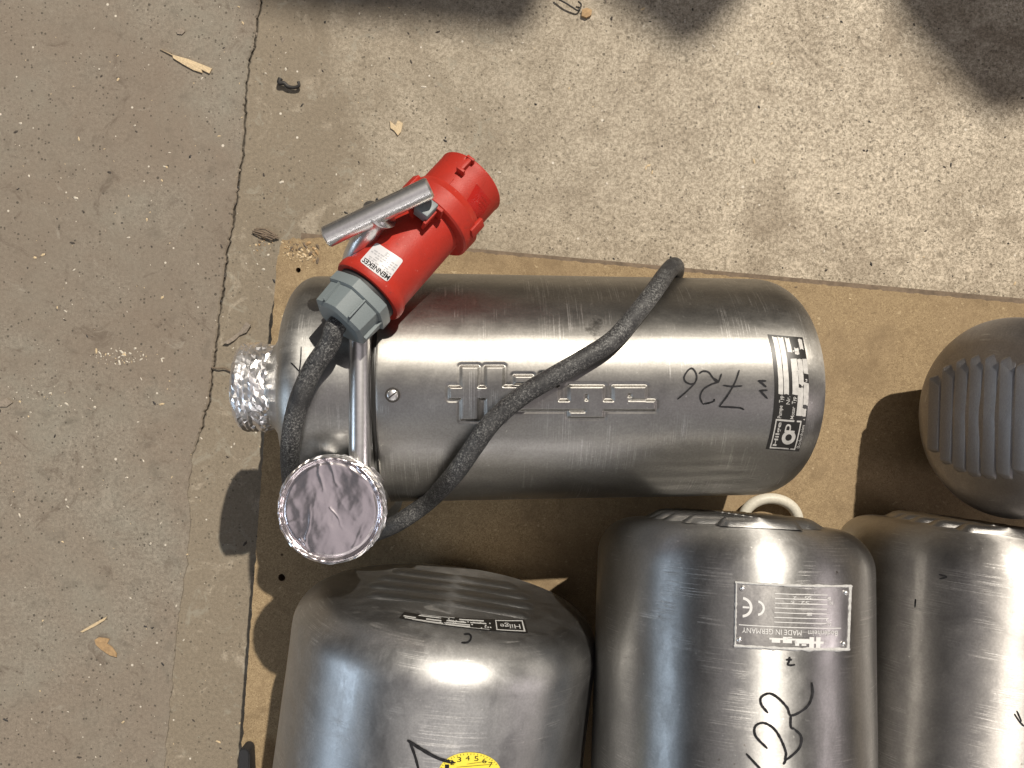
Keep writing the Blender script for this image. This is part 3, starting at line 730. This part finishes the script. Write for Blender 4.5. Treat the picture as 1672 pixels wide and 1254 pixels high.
# cable
CR = .0083
def over(px, py, extra=0):
    """centre of a cable lying on the barrel where the camera sees it at px, py"""
    d = V(((px-836)/F, -(py-627)/F, -1)); inv = mm.inverted(); o_ = inv @ V((0, 0, H)); dd = inv.to_3x3() @ d; r = .1115+CR+extra
    A = dd.x**2+dd.y**2; B = 2*(o_.x*dd.x+o_.y*dd.y); Cc = o_.x**2+o_.y**2-r*r
    t = (-B-sqrt(max(0, B*B-4*A*Cc)))/(2*A); return mm @ (o_+dd*t)
cp = [G-pd*.022, G-pd*.040, P(538, 562, .603), P(511, 602, .608), P(488, 655, .612), P(476, 710, .622), P(474, 760, .650), P(482, 815, .690), P(510, 862, .715), P(560, 884, .722), P(612, 870, .712), P(652, 852, .700),
      P(700, 818, .690), over(742, 774, .003), over(776, 726, .001), over(806, 686), over(850, 648), over(900, 617), over(950, 588), over(1000, 556), over(1036, 516), over(1066, 478)]
cp += [over(1088, 447), P(1101, 434, .716), P(1103, 446, .765), P(1090, 470, .82), P(1060, 480, .85)]
mesh('cable', *tube(spline(cp, 10), CR, 20), M['cable'], pl)

# --- the other pumps
BLn = V((.133, .991, 0)).normalized()
blp, blh = pump(V((-.0586, -.205, BT+.1455)), BLn, .145, .5, .034, .004, M['steel_bl'], 'largest steel pump, nearest the foil lid, with a yellow sticker and dark ribbed end', seed=21, dent=.0009)
ribs(blp, M['steel_bl'], .145, [(-.056+.0300*i, sqrt(max(.001, .098**2-(-.056+.0300*i)**2))*.86, .029, .0055, .0012) for i in range(4)])
mdp, mdh = pump(V((.202, -.128, .2615)), (.05, .985, -.125), .1205, .5, .034, .004, M['steel_mid'], 'steel pump with a riveted nameplate and 722 in black pen', seed=33, foot=True)
ribs(mdp, M['steel_mid'], .128, [(-.070+.021*i, sqrt(max(.001, .086**2-(-.070+.021*i)**2))*.9, .021, .008, .0015) for i in range(8)])
brp, brh = pump(V((.456, -.145, BT+.119)), (.12, .985, -.07), .118, .5, .034, .004, M['steel_br'], 'rust-flecked steel pump cut off by the right edge, beside the pump with the riveted nameplate', seed=45, dent=.0012)
ribs(brp, M['steel_br'], .118, [(-.066+.021*i, sqrt(max(.001, .080**2-(-.066+.021*i)**2))*.9, .021, .008, .0015) for i in range(7)])
rpp, rph = pump(V((.459, -.032, .228)), (-.965, .03, .26), .098, .25, .026, .004, M['steel_rp'], 'dull brown-grey pump with its ribbed round end facing up at the right edge', seed=57, foot=True, nth=120)
ribs(rpp, M['steel_rp'], .098, [(-.0585+.0166*i, sqrt(max(.001, .078**2-(-.0585+.0166*i)**2))*.78, .0150, .0062, .0010) for i in range(8)], soft=False)

# marks on the big pump at bottom left
bb1 = bvh_of(blh)
def disc_on(bvh, cx_, cy_, rx, ry, off, n=36, rings=6):
    vs, fs = [], []
    for i in range(rings, 0, -1):
        for j in range(n):
            a = 2*pi*j/n; h, nn = ray(bvh, cx_+rx*i/rings*cos(a), cy_+ry*i/rings*sin(a)); vs.append(h+nn*off)
    h, nn = ray(bvh, cx_, cy_); vs.append(h+nn*off)
    fs = [(i*n+j, i*n+(j+1) % n, (i+1)*n+(j+1) % n, (i+1)*n+j) for i in range(rings-1) for j in range(n)]+[((rings-1)*n+j, (rings-1)*n+(j+1) % n, rings*n) for j in range(n)]
    return vs, fs
ys = mesh('round_sticker', *disc_on(bb1, 767, 1262, 51, 34, .0004), M['yellow'], blp)
b = MB()
for i in range(7):
    a = radians(205+20*i); ca, sa = 767+41*cos(a), 1262+25*sin(a)
    qd = quadmap(bb1, (ca-3.5, sa-4), (ca+3.5, sa-4), (ca+3.5, sa+4), (ca-3.5, sa+4), .0007); b.add(text_on(qd, str(i+1 if i < 6 else 7), 0, 0, 1, 1))
    for da in (0, 7, 14):
        a2 = radians(198+20*i+da); b.add(ink(bb1, [[(767+47*cos(a2), 1262+30*sin(a2)), (767+50*cos(a2), 1262+33*sin(a2))]], .8, .0007))
for y, xa, xb in ((1249, 745, 805), (1244, 762, 796)): b.add(ink(bb1, [[(xa, y+3), (xb, y-2)]], .8, .0007))
mesh('sticker_print', b.v, b.f, M['ink'], ys)
mesh('pen_number', *ink(bb1, [[(665, 1208), (690, 1224), (716, 1238), (744, 1246)]], 6), M['ink'], blp)
mesh('pen_number', *ink(bb1, [[(669, 1211), (677, 1232), (684, 1258)]], 4.5), M['ink'], blp)
mesh('pen_mark', *ink(bb1, [[(757, 1036), (766, 1036), (769, 1042), (764, 1049), (753, 1050)]], 3.4), M['ink'], blp)
qb = quadmap(bb1, (660, 1000), (856, 1012), (862, 1034), (651, 1010), .0006, (0, 4))
tp = mesh('type_plate', *rect_on(qb, 0, 0, 1, 1, 0, 24, 4), M['black'], blp)
b = MB(); rnd = random.Random(5)
for x, y, x1_, y1_ in ((.02, .55, .12, .7), (.04, .78, .34, .9), (.13, .2, .30, .32), (.20, .5, .32, .66), (.36, .42, .52, .54), (.36, .64, .55, .76), (.36, .82, .55, .93), (.46, .16, .66, .28), (.55, .40, .68, .5), (.14, .08, .42, .13), (.10, .93, .70, .97),
                      (.755, .1, .765, .95), (.97, .1, .98, .95), (.755, .1, .98, .17), (.755, .88, .98, .95)): b.add(rect_on(qb, x, y, x1_, y1_, .0003, 4, 1, .002))
b.add(text_on(qb, 'Hilge', .79, .3, .95, .75, .0003, 180))
for i in range(26): x = rnd.uniform(.3, .72); y = rnd.choice((.22, .36, .58, .72, .84)); b.add(rect_on(qb, x, y, x+.012, y+.10, .0003, 1, 1, .003))
mesh('plate_print', b.v, b.f, M['etch'], tp)

# nameplate and pen numbers on the middle pump
mb_ = bvh_of(mdh)
qn = quadmap(mb_, (1202, 951), (1387, 957), (1383, 1060), (1200, 1054), .0008, (0, 2))
npl = mesh('nameplate', *rect_on(qn, 0, 0, 1, 1, 0, 24, 8), M['plate'], mdp)
def seal(a0, b0, a1, b1, wd, n=46):
    vs, fs = [], []
    for i in range(n+1):
        t = i/n; a = a0+(a1-a0)*t; b_ = b0+(b1-b0)*t
        k2 = 1+.8*noise.noise(V((t*n*.35, a0*7+b0*3, 1)))
        dx, dy = (0, wd*1.7*k2) if abs(a1-a0) > abs(b1-b0) else (wd*k2, 0)
        for s_, o_ in ((-1, -.0004), (-.4, .0009), (.4, .0010), (1, -.0004)): vs.append(qn(a+dx*s_, b_+dy*s_, o_))
    for i in range(n):
        for j in range(3): fs.append((4*i+j, 4*i+j+1, 4*i+5+j, 4*i+4+j))
    return vs, fs
b = MB(); b.add(seal(-.01, 0, 1.01, 0, .014)); b.add(seal(-.01, 1, 1.01, 1, .018)); b.add(seal(0, -.01, 0, 1.01, .011)); b.add(seal(1, -.01, 1, 1.01, .010))
mesh('sealant', b.v, b.f, M['glue'], npl)
for a_, b_ in ((.055, .08), (.96, .10), (.035, .90), (.955, .91)):
    p = qn(a_, b_, 0); p2 = qn(a_+.02, b_, 0); p3 = qn(a_, b_+.03, 0); nn = (p2-p).cross(p3-p).normalized(); nn = nn if nn.z > 0 else -nn
    rm = frame(p, nn, (1, 0, 0)); vs, fs = lathe([(0, .0021), (.0008, .0020), (.0016, .0013), (.0019, .0001)], 16)
    mesh('rivet', [rm @ v for v in vs], fs, M['rod'], npl)
b = MB()
for i in range(8): b.add(rect_on(qn, .34, .13+.075*i, .80, .13+.075*i+.012, .0003, 8, 1))
b.add(rect_on(qn, .03, .655, .93, .668, .0003, 14, 1))
b.add(text_on(qn, 'Bodenheim   MADE IN GERMANY', .06, .70, .90, .785, .0003, 180))
for x0_, y0_, x1_, y1_ in RC:                                              # the same lettering as on the barrel, upside down
    f_ = lambda x, y: (.30+(1069-x)/335*.48, .975-(y-599)/86*.17)
    (xa, ya), (xb, yb) = f_(x0_, y0_), f_(x1_, y1_); b.add(rect_on(qn, min(xa, xb), min(ya, yb), max(xa, xb), max(ya, yb), .0003, 3, 1))
def arc(cx_, cy_, r0_, r1_, a0, a1, asp=1.78, n=16):
    for i in range(n):
        t0 = radians(a0+(a1-a0)*i/n); t1 = radians(a0+(a1-a0)*(i+1)/n); f_ = lambda t_, r_: qn(cx_+r_*cos(t_), cy_+r_*asp*sin(t_), .0003)
        b.add(([f_(t0, r0_), f_(t1, r0_), f_(t1, r1_), f_(t0, r1_)], [(0, 1, 2, 3)]))
arc(.055, .38, .068, .092, -85, 85); b.add(rect_on(qn, .06, .365, .12, .395, .0003, 2, 1)); arc(.185, .38, .05, .07, -80, 80)
for x, y in ((.60, .16), (.63, .16), (.57, .24), (.61, .24), (.80, .17), (.82, .24), (.62, .42), (.64, .42), (.79, .50), (.81, .57), (.48, .24), (.50, .17)):
    b.add(text_on(qn, random.choice(('2', '5', '80', '50', '1')), x, y, x+.03, y+.05, .0003, 180))
mesh('plate_print', b.v, b.f, M['etch'], npl)
mesh('pen_mark', *ink(mb_, [[(1289, 1072), (1288, 1080), (1286, 1084), (1290, 1086), (1298, 1085)], [(1283, 1077), (1293, 1077)]], 3.6), M['ink'], mdp)
mesh('pen_number', *ink(mb_, [[(1325, 1114), (1326, 1135), (1316, 1155), (1292, 1168), (1285, 1155), (1270, 1139), (1256, 1132), (1243, 1138), (1243, 1150), (1254, 1164)],
                              [(1291, 1168), (1291, 1186), (1297, 1190)], [(1297, 1190), (1308, 1203), (1304, 1222), (1283, 1240), (1283, 1228), (1274, 1205), (1262, 1188), (1246, 1180), (1233, 1186), (1234, 1202), (1253, 1222)],
                              [(1283, 1240), (1279, 1248)], [(1218, 1230), (1230, 1243), (1244, 1258)]], 4.2), M['ink'], mdp)
b4 = bvh_of(brh)
for st_ in ([[(1533, 938), (1546, 942), (1534, 945)], [(1495, 978), (1494, 992)], [(1656, 1165), (1664, 1177), (1672, 1186)], [(1660, 1160), (1668, 1178)]]): mesh('pen_mark', *ink(b4, [st_], 2.6), M['ink'], brp)

# ------------------------------------------------------------------ small things on the board
ring_pts = [P(1258+45*cos(a), 850+36*sin(a), .852) for a in [2*pi*i/40 for i in range(41)]]
o = mesh('hose_ring', *tube(ring_pts, .0062, 14, False), M['cream']); tag(o, 'cream plastic hose ring on the chipboard, mostly hidden between two steel pumps', 'hose')
b = MB(); m_ = Matrix.Translation(P(402, 1262, .85)) @ Matrix.Rotation(.04, 4, 'Z')
bm = bmesh.new(); pts = [(-.0062, -.06), (.0062, -.06), (.0062, .024)]+[(.0062*cos(a), .024+.0062*sin(a)) for a in [pi*i/10 for i in range(1, 10)]]+[(-.0062, .024)]
f = bm.faces.new([bm.verts.new((x, y, -.0145)) for x, y in pts]); r_ = bmesh.ops.extrude_face_region(bm, geom=[f]); bmesh.ops.translate(bm, verts=[v for v in r_['geom'] if isinstance(v, bmesh.types.BMVert)], vec=(0, 0, .020))
bmesh.ops.bevel(bm, geom=[e for e in bm.edges], offset=.0012, segments=2, affect='EDGES'); bm.verts.index_update()
o = mesh('rubber_strip', [m_ @ v.co for v in bm.verts], [tuple(v.index for v in f.verts) for f in bm.faces], M['rubber']); bm.free(); sharp(o)
tag(o, 'black rubber strip with a rounded end on the left edge of the chipboard', 'strip')

# ------------------------------------------------------------------ litter on the concrete
def flake(name, outline, Z, th, mat, label, cat, curl=.0, group=None):
    """thin sliver from a pixel outline, with thickness"""
    n = len(outline); cx_ = sum(p[0] for p in outline)/n; cy_ = sum(p[1] for p in outline)/n
    top, bot = [], []
    for x, y in outline:
        p = P(x, y, Z); cz = curl*((x-cx_)**2+(y-cy_)**2)/900+random.uniform(0, .0004)
        top.append(p+V((0, 0, th+cz))); bot.append(p+V((0, 0, .0002+cz)))
    c0 = P(cx_, cy_, Z); vs = top+bot+[c0+V((0, 0, th*1.25)), c0+V((0, 0, .0002))]
    fs = [(i, (i+1) % n, 2*n) for i in range(n)]+[(n+(i+1) % n, n+i, 2*n+1) for i in range(n)]+[(i, n+i, n+(i+1) % n, (i+1) % n) for i in range(n)]
    o = mesh(name, vs, fs, mat, smooth=False); return tag(o, label, cat, group)
flake('wood_splinter', [(262, 81), (284, 91), (310, 98), (330, 106), (347, 113), (343, 121), (330, 115), (331, 120), (316, 115), (300, 106), (284, 96), (283, 92)], H, .0022, M['wood'], 'long pale wood splinter on the dark concrete near the upper left', 'splinter')
flake('dry_leaf', [(156, 1044), (162, 1040), (172, 1041), (180, 1043), (176, 1047), (172, 1048), (184, 1056), (192, 1066), (192, 1072), (180, 1069), (166, 1060), (158, 1052)], H, .0012, M['leaf'], 'brown dry leaf scrap on the concrete at the lower left', 'leaf', .002)
flake('straw', [(132, 1031), (150, 1020), (168, 1010), (176, 1006), (172, 1012), (156, 1022), (136, 1032)], H, .0014, M['wood'], 'thin straw blade just above the brown leaf scrap', 'straw')
flake('wood_chip', [(637, 198), (646, 206), (650, 197), (658, 202), (655, 216), (650, 222), (644, 214), (638, 210)], H, .0016, M['wood'], 'small ragged wood chip on bright concrete above the red plug', 'wood chip', .002)
flake('brown_pebble', [(950, 18), (958, 15), (966, 19), (965, 27), (957, 31), (949, 28)], H, .004, M['leaf'], 'brown pebble at the top edge beside a bent wire', 'pebble')
flake('paper_strip', [(366, 560), (378, 552), (392, 542), (404, 526), (412, 531), (404, 543), (392, 548), (384, 556), (374, 562)], H, .0022, M['paper'], 'curled grey-brown scrap on concrete above the foil-wrapped neck', 'scrap', .004)
flake('wood_chip', [(0, 655), (12, 650), (22, 657), (12, 664), (0, 664)], H, .0015, M['paper'], 'flat grey-brown chip at the far left edge of the concrete', 'wood chip')
flake('wood_chip', [(288, 51), (296, 46), (303, 52), (298, 57), (290, 56)], H, .0015, M['paper'], 'small grey flat chip just above the long wood splinter', 'wood chip')
o = mesh('bent_wire', *tube(spline([P(906, -4, .945), P(922, 4, .943), P(935, 12, .944), P(944, 17, .946), P(949, 8, .946), P(944, 2, .944)], 6), .0011, 8), M['dark']); tag(o, 'thin dark bent wire lying at the top edge of the concrete', 'wire')
o = mesh('metal_hook', *tube(spline([P(458, 128, .944), P(456, 135, .944), P(464, 136, .944), P(470, 141, .945), P(480, 143, .945), P(488, 140, .944), P(487, 133, .943)], 6), .0022, 10, rf=lambda t: 1.4-.6*t), M['dark']); tag(o, 'small black hooked scrap on concrete right of the joint', 'hook')
o = mesh('twig', *tube(spline([P(345, 600, .948), P(356, 602, .946), P(366, 601, .946), P(376, 606, .947), P(388, 612, .948)], 5), .0010, 7), M['oldwood']); tag(o, 'thin brown twig lying across the joint near the foil-wrapped neck', 'twig')
b = MB(); rnd = random.Random(12)
for i in range(9):
    s = P(410+rnd.uniform(0, 14), 372+rnd.uniform(-5, 9), .9475); e = P(450+rnd.uniform(-6, 8), 388+rnd.uniform(-5, 6), .9465)
    b.add(tube([s, (s+e)/2+V((rnd.uniform(-.002, .002), rnd.uniform(-.003, .003), .002)), e], rnd.uniform(.0006, .0015), 6))
o = mesh('wood_fibres', b.v, b.f, M['oldwood'], smooth=False); tag(o, 'frayed brown wood fibres sticking out of the torn chipboard corner', 'fibres', kind='stuff')
# grit, straw dust and crumbs
def crumbs(name, spots, mats, seed, lo, hi, flat=.6, el=1.0):
    rnd = random.Random(seed); b = MB()
    for x, y, Z in spots:
        p = P(x, y, Z); s = lo*(hi/lo)**(rnd.random()**2.2); a = rnd.uniform(0, pi); st_ = rnd.uniform(1, 1+el*1.6)
        vs = [V((s*st_*rnd.uniform(.7, 1.2)*cos(k2*2*pi/5+.3), s*rnd.uniform(.7, 1.2)*sin(k2*2*pi/5+.3), s*flat*rnd.uniform(.2, .5))) for k2 in range(5)]+[V((0, 0, s*flat*1.1)), V((0, 0, -.0001))]
        R_ = Matrix.Rotation(a, 3, 'Z'); vs = [R_ @ v+p for v in vs]
        b.add((vs, [(i, (i+1) % 5, 5) for i in range(5)]+[((i+1) % 5, i, 6) for i in range(5)]), rnd.randrange(len(mats)))
    return tag(mesh(name, b.v, b.f, None, smooth=False, mats=mats, mi=b.m), kind='stuff')
rnd = random.Random(2)
sp1 = [(rnd.uniform(-150, 440), rnd.uniform(-100, 1350), H) for i in range(420)]+[(rnd.uniform(400, 1800), rnd.uniform(-100, 480), H) for i in range(260)]
sp1 += [(rnd.gauss(195, 26), rnd.gauss(583, 7), H) for i in range(60)]+[(rnd.gauss(60, 30), rnd.gauss(650, 14), H) for i in range(24)]
tag(crumbs('pale_grit', sp1, [M['grit_l'], M['wood'], M['grit_l']], 3, .0004, .0018), 'pale grit and wood crumbs scattered over the concrete', 'grit')
sp2 = [(rnd.uniform(-150, 440), rnd.uniform(-100, 1350), H) for i in range(420)]+[(rnd.uniform(430, 1800), rnd.uniform(-100, 500), H) for i in range(420)]
for x, y in rows:
    if -50 < y < 740 and rnd.random() < .5: sp2.append((x+rnd.gauss(0, 4), y, H+.002))
tag(crumbs('dark_grit', sp2, [M['grit_d'], M['dark'], M['paper']], 4, .0004, .0019), 'dark grit scattered over the concrete and along the joint', 'grit')
sp3 = [(rnd.gauss(487, 16), rnd.gauss(408, 12), ZB) for i in range(110)]+[(rnd.uniform(460, 1500), rnd.uniform(400, 520), ZB) for i in range(60)]+[(rnd.gauss(430, 12), rnd.uniform(380, 410), H) for i in range(30)]
sp3 = [s for s in sp3 if s[2] == H or (s[1] > 392+.09*(s[0]-455) and s[0] > 460)]
tag(crumbs('sawdust', sp3, [M['wood'], M['oldwood'], M['leaf']], 5, .0005, .0024, .8), 'sawdust and crumbs at the torn corner of the chipboard', 'sawdust')

# ------------------------------------------------------------------ unseen rack and blockers, added to throw soft shadows over the top edge
def lift(px, py, h): p = P(px, py, H); return p+(LP-p)*(h/LP.z)
rk = empty('blocker_rack', Matrix.Translation((1.0, 1.95, 0)), 'unseen rack added beyond the upper edge to carry the shadow blockers', 'rack')  # unseen frame added to carry the shadow blockers
hs = 2.3
yf = lift(836, -60, hs).y
for x in (.15, 2.0):
    for y in (yf+.03, yf+.55): mesh('upright', *box(x-.025, x+.025, y-.025, y+.025, 0, hs+.4), M['oldwood'], rk, smooth=False)
mesh('shelf', *box(.12, 2.03, yf, yf+.6, hs-.03, hs), M['oldwood'], rk, smooth=False)
h0 = hs+.002
q3 = [lift(540, -30, hs), lift(700, -16, hs), lift(872, 4, hs), lift(890, 0, hs), lift(896, -18, hs), lift(900, -300, hs), lift(440, -300, hs), lift(430, -60, hs)]  # added blocker, outline traced back from the straight shadow edge
vs = [V((p.x, p.y, h0)) for p in q3]+[V((p.x, p.y, h0+.05)) for p in q3]; n = len(q3)
o = mesh('blocker', vs, [tuple(range(n)), tuple(range(n, 2*n))]+[(i, (i+1) % n, n+(i+1) % n, n+i) for i in range(n)], M['oldwood'], smooth=False); tag(o, 'unseen carton on the rack shelf, its shadow at the top edge', 'blocker')
q3 = [lift(1000, -40, hs), lift(1060, 5, hs), lift(1130, 52, hs), lift(1180, 25, hs), lift(1240, -40, hs), lift(1300, -300, hs), lift(980, -300, hs)]  # added blocker, outline set by the pointed shadow it casts
vs = [V((p.x, p.y, h0)) for p in q3]+[V((p.x, p.y, h0+.03)) for p in q3]; n = len(q3)
o = mesh('pointed_blocker', vs, [tuple(range(n)), tuple(range(n, 2*n))]+[(i, (i+1) % n, n+(i+1) % n, n+i) for i in range(n)], M['oldwood'], smooth=False); tag(o, 'unseen blocker on the rack shelf, its pointed shadow at the top edge', 'occluder')
q3 = [lift(1470, -30, hs), lift(1500, 20, hs), lift(1570, 96, hs), lift(1630, 158, hs), lift(1672, 150, hs), lift(1900, 120, hs), lift(1900, -300, hs), lift(1470, -300, hs)]  # added blocker, outline set by the slanted shadow it casts
vs = [V((p.x, p.y, h0)) for p in q3]+[V((p.x, p.y, h0+.03)) for p in q3]; n = len(q3)
o = mesh('slanted_blocker', vs, [tuple(range(n)), tuple(range(n, 2*n))]+[(i, (i+1) % n, n+(i+1) % n, n+i) for i in range(n)], M['oldwood'], smooth=False); tag(o, 'unseen blocker added for the slanted shadow at the top right', 'board')
